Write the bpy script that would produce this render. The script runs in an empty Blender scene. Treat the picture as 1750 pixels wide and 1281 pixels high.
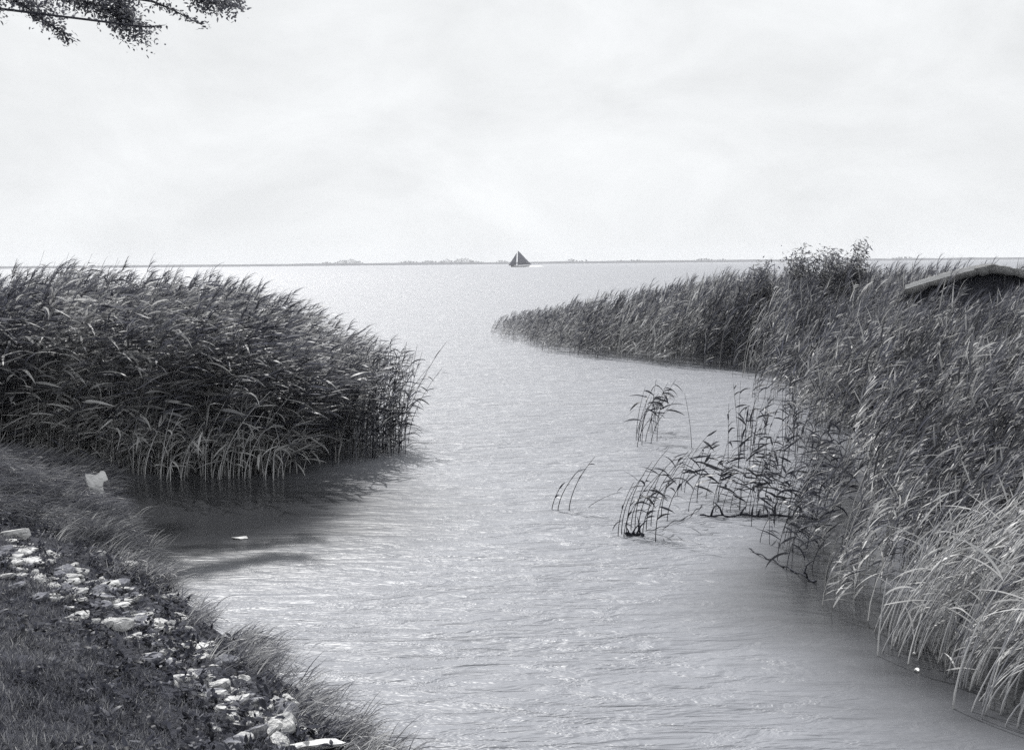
import bpy, math, random
import numpy as np
from mathutils import Matrix, Vector

rng = np.random.default_rng(7)
random.seed(7)
R = math.radians
S = bpy.context.scene
COL = S.collection

# ------------------------------------------------------------------ camera
HEYE = 3.0
FPX = 1876.0
PITCH = math.atan((640.5 - 450.0) / FPX)
ROLL = -math.atan(16.0 / 1750.0)
cam_d = bpy.data.cameras.new('camera')
cam = bpy.data.objects.new('camera', cam_d)
COL.objects.link(cam)
cam_d.sensor_width = 36.0
cam_d.lens = 36.0 * FPX / 1750.0
cam_d.clip_start = 0.05
cam_d.clip_end = 20000
CM = Matrix.Rotation(math.pi / 2 - PITCH, 4, 'X') @ Matrix.Rotation(ROLL, 4, 'Z')
cam.matrix_world = Matrix.Translation((0, 0, HEYE)) @ CM
S.camera = cam
CR = np.array(CM.to_3x3())

# ------------------------------------------------------------------ light
SUN_AZ = R(-19)      # from straight ahead (+Y); negative = to the left
SUN_EL = R(47)
W = bpy.data.worlds.new('World')
S.world = W
W.use_nodes = True
nt = W.node_tree
nt.nodes.clear()
def N(nt, kind, **kw):
    n = nt.nodes.new(kind)
    for k, v in kw.items():
        if k.startswith('i_'):
            n.inputs[int(k[2:])].default_value = v
        else:
            setattr(n, k, v)
    return n
L = lambda nt, a, b: nt.links.new(a, b)
sky = N(nt, 'ShaderNodeTexSky', sky_type='NISHITA', sun_disc=False, sun_elevation=SUN_EL,
        sun_rotation=SUN_AZ, air_density=1.0, dust_density=2.0, ozone_density=1.0)
bw = N(nt, 'ShaderNodeRGBToBW')
L(nt, sky.outputs[0], bw.inputs[0])
tc = N(nt, 'ShaderNodeTexCoord')
mp = N(nt, 'ShaderNodeMapping')
mp.inputs['Scale'].default_value = (1.0, 1.0, 1.9)
L(nt, tc.outputs['Generated'], mp.inputs[0])
cn = N(nt, 'ShaderNodeTexNoise')
cn.inputs['Scale'].default_value = 5.0
cn.inputs['Detail'].default_value = 7
cn.inputs['Roughness'].default_value = 0.62
cn.inputs['Distortion'].default_value = 0.4
L(nt, mp.outputs[0], cn.inputs['Vector'])
cr = N(nt, 'ShaderNodeMapRange')
cr.inputs[1].default_value = 0.34
cr.inputs[2].default_value = 0.68
cr.inputs[3].default_value = 8.1
cr.inputs[4].default_value = 9.6
L(nt, cn.outputs[0], cr.inputs[0])
mx = N(nt, 'ShaderNodeMix', data_type='FLOAT')
mx.inputs[0].default_value = 0.93
L(nt, bw.outputs[0], mx.inputs[2])
L(nt, cr.outputs[0], mx.inputs[3])
bg = N(nt, 'ShaderNodeBackground')
bg.inputs['Strength'].default_value = 0.1
tint = N(nt, 'ShaderNodeVectorMath', operation='SCALE')
tint.inputs[0].default_value = (0.975, 0.995, 1.01)
L(nt, mx.outputs[0], tint.inputs['Scale'])
L(nt, tint.outputs[0], bg.inputs['Color'])
wo = N(nt, 'ShaderNodeOutputWorld')
L(nt, bg.outputs[0], wo.inputs[0])

sun_d = bpy.data.lights.new('sun', 'SUN')
sun_d.energy = 4.8
sun_d.angle = R(0.8)
sun_d.color = (1.0, 0.99, 0.97)
sun = bpy.data.objects.new('sun', sun_d)
COL.objects.link(sun)
sdir = Vector((math.sin(SUN_AZ) * math.cos(SUN_EL), math.cos(SUN_AZ) * math.cos(SUN_EL), math.sin(SUN_EL)))
sun.rotation_euler = sdir.to_track_quat('Z', 'Y').to_euler()
S.view_settings.view_transform = 'Standard'
S.view_settings.look = 'None'
S.view_settings.exposure = 0.05
S.view_settings.gamma = 1.0
S.cycles.max_bounces = 6
S.cycles.diffuse_bounces = 3
S.cycles.glossy_bounces = 3
S.cycles.transmission_bounces = 3
S.cycles.volume_bounces = 1
S.cycles.use_denoising = False
S.cycles.use_adaptive_sampling = True
S.cycles.adaptive_threshold = 0.02

# ------------------------------------------------------------------ helpers
def ray(px, py):
    d = np.stack([(np.asarray(px, float) - 875.0) / FPX, -(np.asarray(py, float) - 640.5) / FPX,
                  -np.ones_like(np.asarray(px, float))], -1)
    return d @ CR.T
def pix(px, py, z=0.0):
    """point of height z seen at photo pixel"""
    d = ray(px, py)
    t = (z - HEYE) / d[..., 2]
    return np.array([0, 0, HEYE]) + d * t[..., None] if np.ndim(t) else np.array([0, 0, HEYE]) + d * t
def pixd(px, py, D):
    d = ray(px, py)
    return np.array([0, 0, HEYE]) + d * (D / d[1])

def tag(o, label=None, cat=None, group=None, kind=None):
    if label: o['label'] = label
    if cat: o['category'] = cat
    if group: o['group'] = group
    if kind: o['kind'] = kind
    return o
def empty(name, loc, rz=0.0):
    o = bpy.data.objects.new(name, None)
    o.empty_display_size = 0.1
    COL.objects.link(o)
    o.location = [float(v) for v in loc]
    o.rotation_euler = (0, 0, rz)
    return o
def quads_mesh(name, V, F, tone=None, smooth=True):
    """V (n,3), F (m,4) or (m,3) int array"""
    me = bpy.data.meshes.new(name)
    V = np.asarray(V, np.float32); F = np.asarray(F, np.int32)
    k = F.shape[1]
    me.vertices.add(len(V)); me.vertices.foreach_set('co', V.ravel())
    me.loops.add(F.size); me.loops.foreach_set('vertex_index', F.ravel())
    me.polygons.add(len(F))
    me.polygons.foreach_set('loop_start', np.arange(0, F.size, k, dtype=np.int32))
    me.polygons.foreach_set('loop_total', np.full(len(F), k, dtype=np.int32))
    me.polygons.foreach_set('use_smooth', np.full(len(F), smooth))
    me.update(calc_edges=True)
    if tone is not None:
        a = me.attributes.new('tone', 'FLOAT', 'POINT')
        a.data.foreach_set('value', np.asarray(tone, np.float32))
    return me
def link(name, me, mat, parent=None):
    o = bpy.data.objects.new(name, me)
    COL.objects.link(o)
    if mat is not None and not me.materials: me.materials.append(mat)
    if parent is not None: o.parent = parent
    return o

class MB:
    """collects quads with a per-vertex tone"""
    def __init__(s): s.V = []; s.F = []; s.T = []; s.n = 0
    def add(s, V, F, tone):
        V = np.asarray(V, float); F = np.asarray(F, int)
        s.V.append(V); s.F.append(F + s.n)
        s.T.append(np.broadcast_to(np.asarray(tone, float), (len(V),)).copy()); s.n += len(V)
    def arrays(s): return np.concatenate(s.V), np.concatenate(s.F), np.concatenate(s.T)
    def tube(s, P, rad, tone=0.5, n=5, cap=True):
        P = np.asarray(P, float); m = len(P); rad = np.broadcast_to(np.asarray(rad, float), (m,))
        T = np.gradient(P, axis=0); T /= np.linalg.norm(T, axis=1)[:, None] + 1e-9
        up = np.array([0.0, 0, 1]) if abs(T[0, 2]) < 0.8 else np.array([0.0, 1, 0])
        A = np.cross(T, up); A /= np.linalg.norm(A, axis=1)[:, None] + 1e-9
        B = np.cross(T, A)
        th = np.arange(n) * 2 * np.pi / n
        V = P[:, None] + rad[:, None, None] * (np.cos(th)[None, :, None] * A[:, None] + np.sin(th)[None, :, None] * B[:, None])
        V = V.reshape(-1, 3)
        F = []
        for i in range(m - 1):
            for j in range(n):
                F.append([i * n + j, i * n + (j + 1) % n, (i + 1) * n + (j + 1) % n, (i + 1) * n + j])
        tt = np.broadcast_to(np.asarray(tone, float), (m,)).repeat(n)
        if cap:
            V = np.concatenate([V, P[:1], P[-1:]]); c0 = m * n
            tt = np.concatenate([tt, tt[:1], tt[-1:]])
            for j in range(0, n, 2):
                a, b, c = j, (j + 1) % n, (j + 2) % n
                if c == a: continue
                if j + 1 < n:
                    F.append([c0, c if j + 2 <= n else a, b, a])
                    F.append([c0 + 1, (m - 1) * n + a, (m - 1) * n + b, (m - 1) * n + c])
        s.add(V, F, tt)
    def blade(s, P, Wd, wid, tone=0.5, fold=0.0):
        """ribbon along P with half-width profile wid, side direction Wd"""
        P = np.asarray(P, float); m = len(P)
        Wd = np.broadcast_to(np.asarray(Wd, float), (m, 3))
        wid = np.broadcast_to(np.asarray(wid, float), (m,))
        V = np.concatenate([P - Wd * wid[:, None], P + Wd * wid[:, None]])
        F = [[i, i + m, i + 1 + m, i + 1] for i in range(m - 1)]
        tt = np.broadcast_to(np.asarray(tone, float), (m,))
        s.add(V, F, np.concatenate([tt, tt]))
    def build(s, name, mat, parent=None, smooth=True):
        V, F, T = s.arrays()
        return link(name, quads_mesh(name, V, F, T, smooth), mat, parent)

def unit(v): v = np.asarray(v, float); return v / (np.linalg.norm(v) + 1e-9)
def vnoise(x, y, seed=0):
    """smooth value noise, vectorised"""
    def h(i, j): 
        q = np.sin(i * 127.1 + j * 311.7 + seed * 74.7) * 43758.5453
        return q - np.floor(q)
    xi, yi = np.floor(x), np.floor(y); fx, fy = x - xi, y - yi
    fx = fx * fx * (3 - 2 * fx); fy = fy * fy * (3 - 2 * fy)
    return (h(xi, yi) * (1 - fx) + h(xi + 1, yi) * fx) * (1 - fy) + (h(xi, yi + 1) * (1 - fx) + h(xi + 1, yi + 1) * fx) * fy

# ------------------------------------------------------------------ materials (everything is a grey of the print's ink)
def shade_ramp(nt, fac, stops):
    r = N(nt, 'ShaderNodeValToRGB')
    e = r.color_ramp.elements
    while len(e) < len(stops): e.new(0.5)
    for k, (p, v) in enumerate(stops):
        e[k].position = p
        b = max(0.0, 0.30 - v) / 0.30
        e[k].color = (v * (1 - 0.10 * b), v * (1 - 0.05 * b), v * (1 + 0.30 * b), 1)
    L(nt, fac, r.inputs[0])
    return r.outputs[0]
def leaf_material(name, stops, trans=0.35, gloss=0.07, rough=0.38, noise=0.0):
    m = bpy.data.materials.new(name); m.use_nodes = True
    nt = m.node_tree; nt.nodes.clear()
    at = N(nt, 'ShaderNodeAttribute', attribute_name='tone')
    col = shade_ramp(nt, at.outputs['Fac'], stops)
    d = N(nt, 'ShaderNodeBsdfDiffuse'); t = N(nt, 'ShaderNodeBsdfTranslucent'); g = N(nt, 'ShaderNodeBsdfGlossy')
    g.inputs['Roughness'].default_value = rough
    g.inputs['Color'].default_value = (0.9, 0.9, 0.9, 1)
    L(nt, col, d.inputs[0]); L(nt, col, t.inputs[0])
    a = N(nt, 'ShaderNodeMixShader'); a.inputs[0].default_value = trans
    L(nt, d.outputs[0], a.inputs[1]); L(nt, t.outputs[0], a.inputs[2])
    b = N(nt, 'ShaderNodeMixShader'); b.inputs[0].default_value = gloss
    L(nt, a.outputs[0], b.inputs[1]); L(nt, g.outputs[0], b.inputs[2])
    o = N(nt, 'ShaderNodeOutputMaterial'); L(nt, b.outputs[0], o.inputs[0])
    return m
def solid_material(name, stops, scale=8.0, detail=8, rough=0.8, bump=0.3, bscale=30.0, spec=0.3, stretch=(1, 1, 1)):
    m = bpy.data.materials.new(name); m.use_nodes = True
    nt = m.node_tree; nt.nodes.clear()
    tc = N(nt, 'ShaderNodeTexCoord'); mp = N(nt, 'ShaderNodeMapping'); mp.inputs['Scale'].default_value = stretch
    L(nt, tc.outputs['Object'], mp.inputs[0])
    n1 = N(nt, 'ShaderNodeTexNoise'); n1.inputs['Scale'].default_value = scale; n1.inputs['Detail'].default_value = detail
    n1.inputs['Roughness'].default_value = 0.65
    L(nt, mp.outputs[0], n1.inputs['Vector'])
    mr = N(nt, 'ShaderNodeMapRange'); mr.inputs[1].default_value = 0.3; mr.inputs[2].default_value = 0.7
    L(nt, n1.outputs[0], mr.inputs[0])
    col = shade_ramp(nt, mr.outputs[0], stops)
    n2 = N(nt, 'ShaderNodeTexNoise'); n2.inputs['Scale'].default_value = bscale; n2.inputs['Detail'].default_value = 6
    L(nt, mp.outputs[0], n2.inputs['Vector'])
    bp = N(nt, 'ShaderNodeBump'); bp.inputs['Strength'].default_value = bump; bp.inputs['Distance'].default_value = 0.05
    L(nt, n2.outputs[0], bp.inputs['Height'])
    p = N(nt, 'ShaderNodeBsdfPrincipled')
    p.inputs['Roughness'].default_value = rough; p.inputs['Specular IOR Level'].default_value = spec
    L(nt, col, p.inputs['Base Color']); L(nt, bp.outputs[0], p.inputs['Normal'])
    o = N(nt, 'ShaderNodeOutputMaterial'); L(nt, p.outputs[0], o.inputs[0])
    return m

M_REED = leaf_material('reed_foliage', [(0, 0.02), (0.35, 0.11), (0.7, 0.32), (1, 0.62)], 0.45, 0.04, 0.45)
M_STEM = leaf_material('reed_stem', [(0, 0.02), (0.5, 0.16), (1, 0.6)], 0.12, 0.05)
M_GRASS = leaf_material('grass_blades', [(0, 0.015), (0.4, 0.085), (0.75, 0.25), (1, 0.55)], 0.42, 0.03)
M_WEED = leaf_material('weed_leaves', [(0, 0.012), (0.5, 0.06), (1, 0.22)], 0.3, 0.01)
M_TREE = leaf_material('tree_leaves', [(0, 0.05), (0.5, 0.15), (1, 0.34)], 0.4, 0.05)
M_FAR = leaf_material('far_foliage', [(0, 0.03), (1, 0.09)], 0.2, 0.0)
M_DARKREED = leaf_material('dark_reed', [(0, 0.010), (0.5, 0.04), (1, 0.2)], 0.25, 0.03)  # a darker ramp than the reed foliage
M_BARK = solid_material('bark', [(0, 0.03), (1, 0.12)], 14, 8, 0.9, 0.8, 40)
M_EARTH = solid_material('earth', [(0, 0.012), (0.6, 0.035), (1, 0.07)], 7, 8, 0.95, 0.9, 25)
M_STONE = solid_material('pale_stone', [(0, 0.14), (0.4, 0.42), (1, 0.68)], 14, 8, 0.85, 0.8, 26)
M_WHITE = solid_material('white_stone', [(0, 0.25), (0.4, 0.55), (1, 0.8)], 9, 8, 0.8, 0.5, 22)
M_STONE2 = solid_material('weathered_stone', [(0, 0.05), (0.5, 0.17), (1, 0.38)], 10, 8, 0.85, 0.8, 22)
M_THATCH = solid_material('thatch', [(0, 0.16), (0.5, 0.34), (1, 0.5)], 30, 8, 0.95, 1.0, 60, 0.1, (1, 4, 1))
M_BOARD = solid_material('pale_board', [(0, 0.6), (1, 0.85)], 20, 6, 0.7, 0.3, 60, 0.3, (0.2, 1, 1))
M_DARKWOOD = solid_material('dark_wood', [(0, 0.015), (1, 0.06)], 20, 8, 0.85, 0.5, 50)
M_SAIL = solid_material('tan_sail', [(0, 0.13), (1, 0.19)], 0.6, 4, 0.9, 0.1, 4)
M_HULL = solid_material('tarred_hull', [(0, 0.02), (1, 0.05)], 2, 4, 0.6, 0.1, 4)
M_FOAM = solid_material('foam', [(0, 0.6), (1, 0.85)], 3, 4, 0.9, 0.1, 4)
M_SHORE = solid_material('far_shore_ground', [(0, 0.02), (1, 0.06)], 0.02, 5, 0.95, 0.0, 1)

def water_material():
    m = bpy.data.materials.new('lake_water'); m.use_nodes = True
    nt = m.node_tree; nt.nodes.clear()
    geo = N(nt, 'ShaderNodeNewGeometry')
    def noise(scale, stretch, rot, detail, rough=0.55, dist=0.0, kind='noise'):
        mp = N(nt, 'ShaderNodeMapping'); mp.inputs['Rotation'].default_value = (0, 0, R(rot))
        mp.inputs['Scale'].default_value = stretch
        L(nt, geo.outputs['Position'], mp.inputs[0])
        n = N(nt, 'ShaderNodeTexNoise'); n.inputs['Scale'].default_value = scale
        n.inputs['Detail'].default_value = detail; n.inputs['Roughness'].default_value = rough
        n.inputs['Distortion'].default_value = dist
        L(nt, mp.outputs[0], n.inputs['Vector'])
        return n.outputs[0]
    fine = noise(4.0, (0.50, 1.5, 1), 17, 4, 0.62, 0.9)
    mid = noise(1.5, (0.40, 1.4, 1), 14, 4, 0.6, 0.9)
    big = noise(0.22, (0.25, 1.3, 1), 5, 3, 0.5, 0.4)
    def mul(a, k):
        n = N(nt, 'ShaderNodeMath', operation='MULTIPLY'); n.inputs[1].default_value = k
        L(nt, a, n.inputs[0]); return n.outputs[0]
    def add(a, b):
        n = N(nt, 'ShaderNodeMath', operation='ADD'); L(nt, a, n.inputs[0]); L(nt, b, n.inputs[1]); return n.outputs[0]
    h = add(add(mul(fine, 0.095), mul(mid, 0.160)), mul(big, 0.42))
    bp = N(nt, 'ShaderNodeBump'); bp.inputs['Distance'].default_value = 1.0
    L(nt, h, bp.inputs['Height'])
    p = N(nt, 'ShaderNodeBsdfPrincipled')
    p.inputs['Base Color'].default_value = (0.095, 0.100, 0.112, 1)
    p.inputs['IOR'].default_value = 1.33
    # ruffled by the wind out in the open, calm and clear in the lee of the reeds
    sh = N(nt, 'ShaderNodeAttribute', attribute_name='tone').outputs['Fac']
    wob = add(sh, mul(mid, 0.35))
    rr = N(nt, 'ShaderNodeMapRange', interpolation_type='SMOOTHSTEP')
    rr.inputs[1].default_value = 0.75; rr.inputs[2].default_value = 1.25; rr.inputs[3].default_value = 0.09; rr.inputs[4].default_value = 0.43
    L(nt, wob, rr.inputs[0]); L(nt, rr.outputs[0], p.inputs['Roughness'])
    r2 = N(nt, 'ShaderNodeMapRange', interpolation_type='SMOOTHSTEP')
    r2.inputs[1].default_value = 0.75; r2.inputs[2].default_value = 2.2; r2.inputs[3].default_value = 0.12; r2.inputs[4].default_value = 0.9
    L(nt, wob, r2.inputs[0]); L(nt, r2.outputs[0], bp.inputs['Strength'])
    # the open lake is milky with stirred-up silt; the reeds' dark reflection and shade are put into the colour of the clear sheltered water
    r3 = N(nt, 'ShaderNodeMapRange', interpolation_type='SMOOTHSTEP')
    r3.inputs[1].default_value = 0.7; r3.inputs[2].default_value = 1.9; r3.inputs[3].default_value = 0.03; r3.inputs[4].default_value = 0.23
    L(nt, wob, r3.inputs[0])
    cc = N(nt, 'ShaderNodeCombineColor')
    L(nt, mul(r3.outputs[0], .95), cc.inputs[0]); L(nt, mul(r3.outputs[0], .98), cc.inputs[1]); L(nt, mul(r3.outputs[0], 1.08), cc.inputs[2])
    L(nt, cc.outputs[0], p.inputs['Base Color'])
    L(nt, bp.outputs[0], p.inputs['Normal'])
    o = N(nt, 'ShaderNodeOutputMaterial'); L(nt, p.outputs[0], o.inputs[0])
    return m
M_WATER = water_material()

# ------------------------------------------------------------------ terrain
shore_px = [(640, 1281), (545, 1215), (470, 1150), (405, 1100), (350, 1060), (300, 1010), (250, 960), (215, 915), (190, 870), (186, 840), (190, 812)]
shore = [tuple(pix(x, y)[:2]) for x, y in shore_px]
d0 = unit(np.array(shore[0]) - np.array(shore[2]))
shore = [tuple(np.array(shore[0]) + d0 * 60), tuple(np.array(shore[0]) + d0 * 1.5)] + shore + [(-7.0, 16.8), (-9.5, 17.6), (-14, 18.5), (-70, 24)]
SH = np.array(shore)
def shore_dist(x, y):
    """signed distance to the left shoreline, positive on land"""
    x = np.asarray(x, float); y = np.asarray(y, float)
    best = np.full(x.shape, 1e9); sgn = np.ones(x.shape)
    for a, b in zip(SH[:-1], SH[1:]):
        d = b - a; L2 = d @ d
        t = np.clip(((x - a[0]) * d[0] + (y - a[1]) * d[1]) / L2, 0, 1)
        ex, ey = x - a[0] - t * d[0], y - a[1] - t * d[1]
        q = np.hypot(ex, ey)
        c = d[0] * (y - a[1]) - d[1] * (x - a[0])     # >0: left of a->b = land
        m = q < best - 1e-6
        best = np.where(m, q, best); sgn = np.where(m, np.sign(c), sgn)
    return best * sgn
PD = [-30, -6, -1.5, -0.3, 0, 0.15, 0.4, 0.8, 1.3, 2.2, 3.2, 5, 9, 40]
PZ = [-1.6, -0.9, -0.4, -0.12, -0.01, 0.09, 0.22, 0.36, 0.50, 0.90, 1.28, 1.5, 1.6, 1.7]
def ground_z(x, y):
    d = shore_dist(x, y)
    z = np.interp(d, PD, PZ)
    land = np.clip((d + 0.05) / 0.6, 0, 1)
    z = z + land * (0.10 * (vnoise(x * 1.7, y * 1.7, 1) - .5) + 0.07 * (vnoise(x * 5, y * 5, 2) - .5) + 0.03 * (vnoise(x * 14, y * 14, 3) - .5))
    # the lower far part of the bank, beside the reeds
    z = np.where(y > 11, z * np.interp(y, [11, 16], [1, 0.7]), z)
    # right-hand marsh rising to dry land behind the reeds
    r = np.clip((x - (4.5 + 0.30 * y)) / 6.0, 0, 1) * np.clip((y - 6) / 10, 0, 1) * np.clip((46 - y) / 10, 0, 1)
    z = np.where(d < 0, np.maximum(z, -0.9 + 1.35 * r), z)
    return z
def hit(px, py):
    d = ray(px, py); o = np.array([0, 0, HEYE])
    t = np.concatenate([np.arange(2, 20, .04), np.arange(20, 60, .3)])
    P = o + d * t[:, None]
    g = np.maximum(ground_z(P[:, 0], P[:, 1]), 0.0)
    k = int(np.argmax(P[:, 2] <= g))
    t = np.linspace(t[max(k - 1, 0)], t[k], 12); P = o + d * t[:, None]
    g = np.maximum(ground_z(P[:, 0], P[:, 1]), 0.0); k = int(np.argmax(P[:, 2] <= g))
    return np.array([P[k, 0], P[k, 1], g[k]])

def axis(fine0, fine1, step, far0, far1):
    a = list(np.arange(fine0, fine1 + 1e-6, step))
    s, v = step, fine0
    lo = []
    while v > far0: s *= 1.35; v -= s; lo.append(max(v, far0))
    s, v = step, a[-1]; hi = []
    while v < far1: s *= 1.35; v += s; hi.append(min(v, far1))
    return np.array(lo[::-1] + a + hi)
gx = axis(-8, 1.0, 0.07, -6000, 6000); gy = axis(2.5, 18, 0.09, -300, 6000)
GX, GY = np.meshgrid(gx, gy)
GZ = ground_z(GX, GY)
GV = np.stack([GX, GY, GZ], -1).reshape(-1, 3)
ny, nx = GX.shape
I = np.arange(nx * ny).reshape(ny, nx)
GF = np.stack([I[:-1, :-1], I[:-1, 1:], I[1:, 1:], I[1:, :-1]], -1).reshape(-1, 4)
tag(link('ground', quads_mesh('ground', GV, GF), M_EARTH), kind='structure')

# ------------------------------------------------------------------ reed plants
def leaf_curve(p0, az, el, length, droop, m=6, flutter=0.0):
    t = np.linspace(0, 1, m)
    P = [np.array(p0, float)]
    e = el; a = az
    for i in range(m - 1):
        d = np.array([math.cos(e) * math.cos(a), math.cos(e) * math.sin(a), math.sin(e)])
        P.append(P[-1] + d * length / (m - 1))
        e -= droop / (m - 1); a += flutter * random.uniform(-1, 1)
    P = np.array(P)
    T = np.gradient(P, axis=0); T /= np.linalg.norm(T, axis=1)[:, None]
    return P, T, t
def add_leaf(mb, p0, az, el, length, width, droop, tone, m=6, twist=None):
    P, T, t = leaf_curve(p0, az, el, length, droop, m, 0.12)
    side = np.cross(T, np.array([0, 0, 1.0])); side /= np.linalg.norm(side, axis=1)[:, None] + 1e-6
    nrm = np.cross(side, T)
    tw = (random.uniform(-0.9, 0.9) if twist is None else twist) + np.linspace(0, random.uniform(-0.9, 0.9), m)
    Wd = side * np.cos(tw)[:, None] + nrm * np.sin(tw)[:, None]
    prof = np.interp(t, [0, 0.18, 0.45, 0.8, 1], [0.35, 0.9, 1.0, 0.5, 0.02])
    mb.blade(P, Wd, prof * width / 2, tone)
def stem_curve(h, lean, m=7, sway=0.0, curl=1.8):
    t = np.linspace(0, 1, m)
    x = lean * h * t ** curl; y = sway * h * t ** 1.5
    z = h * (t - 0.22 * lean * lean * t ** 2)
    return np.stack([x, y, z], -1), t
def reed_template(h, lean, nleaf, plume, wind=0.5, tone0=0.4, leaf_len=0.42, leaf_w=0.024, low=0.22, spread=0.6,
                  el=(0.5, 1.1), droop=(0.5, 1.6), rs=0.0045, stem_tone=(0.8, 0.35), m=6):
    mb = MB()
    P, t = stem_curve(h, lean, 6, random.uniform(-.06, .06))
    mb.tube(P, np.linspace(rs, rs * 0.45, 6), np.interp(t, [0, 0.5, 1], [stem_tone[0], (stem_tone[0] + stem_tone[1]) / 2, stem_tone[1]]) + random.uniform(-.15, .15), 3, False)
    for i in range(nleaf):
        u = low + (0.98 - low) * (i + random.random() * .6) / nleaf
        p = np.array([np.interp(u, t, P[:, k]) for k in range(3)])
        az = random.gauss(0, spread) + (random.uniform(-1, 1) * 2.5 if random.random() < 0.12 * (1 - wind) else 0)
        l = leaf_len * random.uniform(0.6, 1.15) * (0.65 if u > 0.9 else 1)
        tn = tone0 + random.gauss(0, 0.24) + (0.28 if u < 0.35 and random.random() < .5 else 0)
        tone = np.clip(np.linspace(tn - .04, tn + .08, m), 0.02, 1)
        add_leaf(mb, p, az, random.uniform(*el), l, leaf_w * random.uniform(.7, 1.2), random.uniform(*droop), tone, m)
    if plume:
        p = P[-1]
        for k in range(11):
            q = P[-1] - (P[-1] - P[-2]) * 0.35 * random.random()
            add_leaf(mb, q, random.gauss(0, .3), random.uniform(.5, 1.25), random.uniform(.14, .30), .011, random.uniform(.5, 1.2), 0.30 + random.uniform(-.1, .16), 4)
    return mb.arrays()
def scatter(name, temps, pos, yaw, scale, tone, mat, label, cat, zscale=None, sets=None):
    if sets is None: sets = [dict(temps=temps, pos=pos, yaw=yaw, scale=scale, tone=tone, zscale=zscale)]
    Vs, Fs, Ts = [], [], []; base = 0
    for q in sets:
        V, F, T = bake(**q); Vs.append(V); Fs.append(F + base); Ts.append(T); base += len(V)
    o = link(name, quads_mesh(name, np.concatenate(Vs), np.concatenate(Fs), np.concatenate(Ts)), mat)
    tag(o, label, cat, kind='stuff')
    return o
def bake(temps, pos, yaw, scale, tone, zscale=None):
    """bake copies of the template plants into ONE mesh (plants nobody could count)"""
    n = len(pos); which = rng.integers(0, len(temps), n)
    Vs, Fs, Ts = [], [], []; base = 0
    zs = scale if zscale is None else zscale
    for k, (V, F, T) in enumerate(temps):
        idx = np.nonzero(which == k)[0]
        if not len(idx): continue
        c, s = np.cos(yaw[idx]), np.sin(yaw[idx])
        X = V[None, :, 0] * scale[idx, None]; Y = V[None, :, 1] * scale[idx, None]; Z = V[None, :, 2] * zs[idx, None]
        O = np.empty((len(idx), len(V), 3), np.float32)
        O[..., 0] = c[:, None] * X - s[:, None] * Y + pos[idx, 0, None]
        O[..., 1] = s[:, None] * X + c[:, None] * Y + pos[idx, 1, None]
        O[..., 2] = Z + pos[idx, 2, None]
        Vs.append(O.reshape(-1, 3))
        Fs.append((F[None] + (np.arange(len(idx)) * len(V))[:, None, None] + base).reshape(-1, F.shape[1]))
        Ts.append(np.clip(T[None] + tone[idx, None], 0, 1).reshape(-1))
        base += len(idx) * len(V)
    return np.concatenate(Vs), np.concatenate(Fs), np.concatenate(Ts)
def inside(poly, x, y):
    poly = np.asarray(poly); r = np.zeros(len(x), bool); j = len(poly) - 1
    for i in range(len(poly)):
        xi, yi = poly[i]; xj, yj = poly[j]
        c = ((yi > y) != (yj > y)) & (x < (xj - xi) * (y - yi) / (yj - yi + 1e-12) + xi)
        r ^= c; j = i
    return r
def px_of(x, y, z):
    """photo column/row of world points (used to keep plants that the place shows)"""
    q = np.stack([x, y, z - HEYE], -1) @ CR
    return 875 + FPX * q[:, 0] / -q[:, 2], 640.5 - FPX * q[:, 1] / -q[:, 2]
def fill(poly, dens, seed, warp=0.25):
    r = np.random.default_rng(seed); poly = np.array(poly)
    lo, hi = poly.min(0), poly.max(0); n = int((hi - lo).prod() * dens)
    x = r.uniform(lo[0], hi[0], n); y = r.uniform(lo[1], hi[1], n)
    wx = x + warp * 2 * (vnoise(x * 1.3, y * 1.3, seed) - .5); wy = y + warp * 2 * (vnoise(x * 1.3, y * 1.3, seed + 9) - .5)
    k = inside(poly, wx, wy)
    return x[k], y[k]

def poly_dist(poly, x, y):
    best = np.full(x.shape, 1e9)
    poly = np.array(poly)
    for a, b in zip(poly, np.roll(poly, -1, 0)):
        d = b - a; t = np.clip(((x - a[0]) * d[0] + (y - a[1]) * d[1]) / (d @ d), 0, 1)
        best = np.minimum(best, np.hypot(x - a[0] - t * d[0], y - a[1] - t * d[1]))
    return best

# ---- left reed bed
PL = [tuple(pix(a, b)[:2]) for a, b in [(120, 800), (200, 808), (300, 816), (400, 816), (480, 812), (540, 800), (600, 786), (660, 776), (688, 770), (692, 745)]]
PL += [(-1.75, 19.6), (-2.9, 22.0), (-3.6, 24.5), (-6, 29), (-19, 33), (-17, 17.5), (-8, 16.6)]
x, y = fill(PL, 62, 11, 0.22)
depth_front = y - np.interp(x, [-9, -6, -4, -2.9, -1.7], [16.6, 15.9, 15.4, 15.5, 17.0])
keep = rng.random(len(x)) < np.interp(depth_front, [0, 1.5, 5, 9], [1, 0.85, 0.4, 0.3])
keep &= x > -0.52 * y - 2
keep &= rng.random(len(x)) < np.interp(px_of(x, y, 0 * x)[0], [575, 640, 690], [1, .45, .12])
x, y = x[keep], y[keep]
z = np.maximum(ground_z(x, y), -0.03)
colpx, _ = px_of(x, y, z + 2.3)
coltip, _ = px_of(x + .75, y, z + 2.3)
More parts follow.
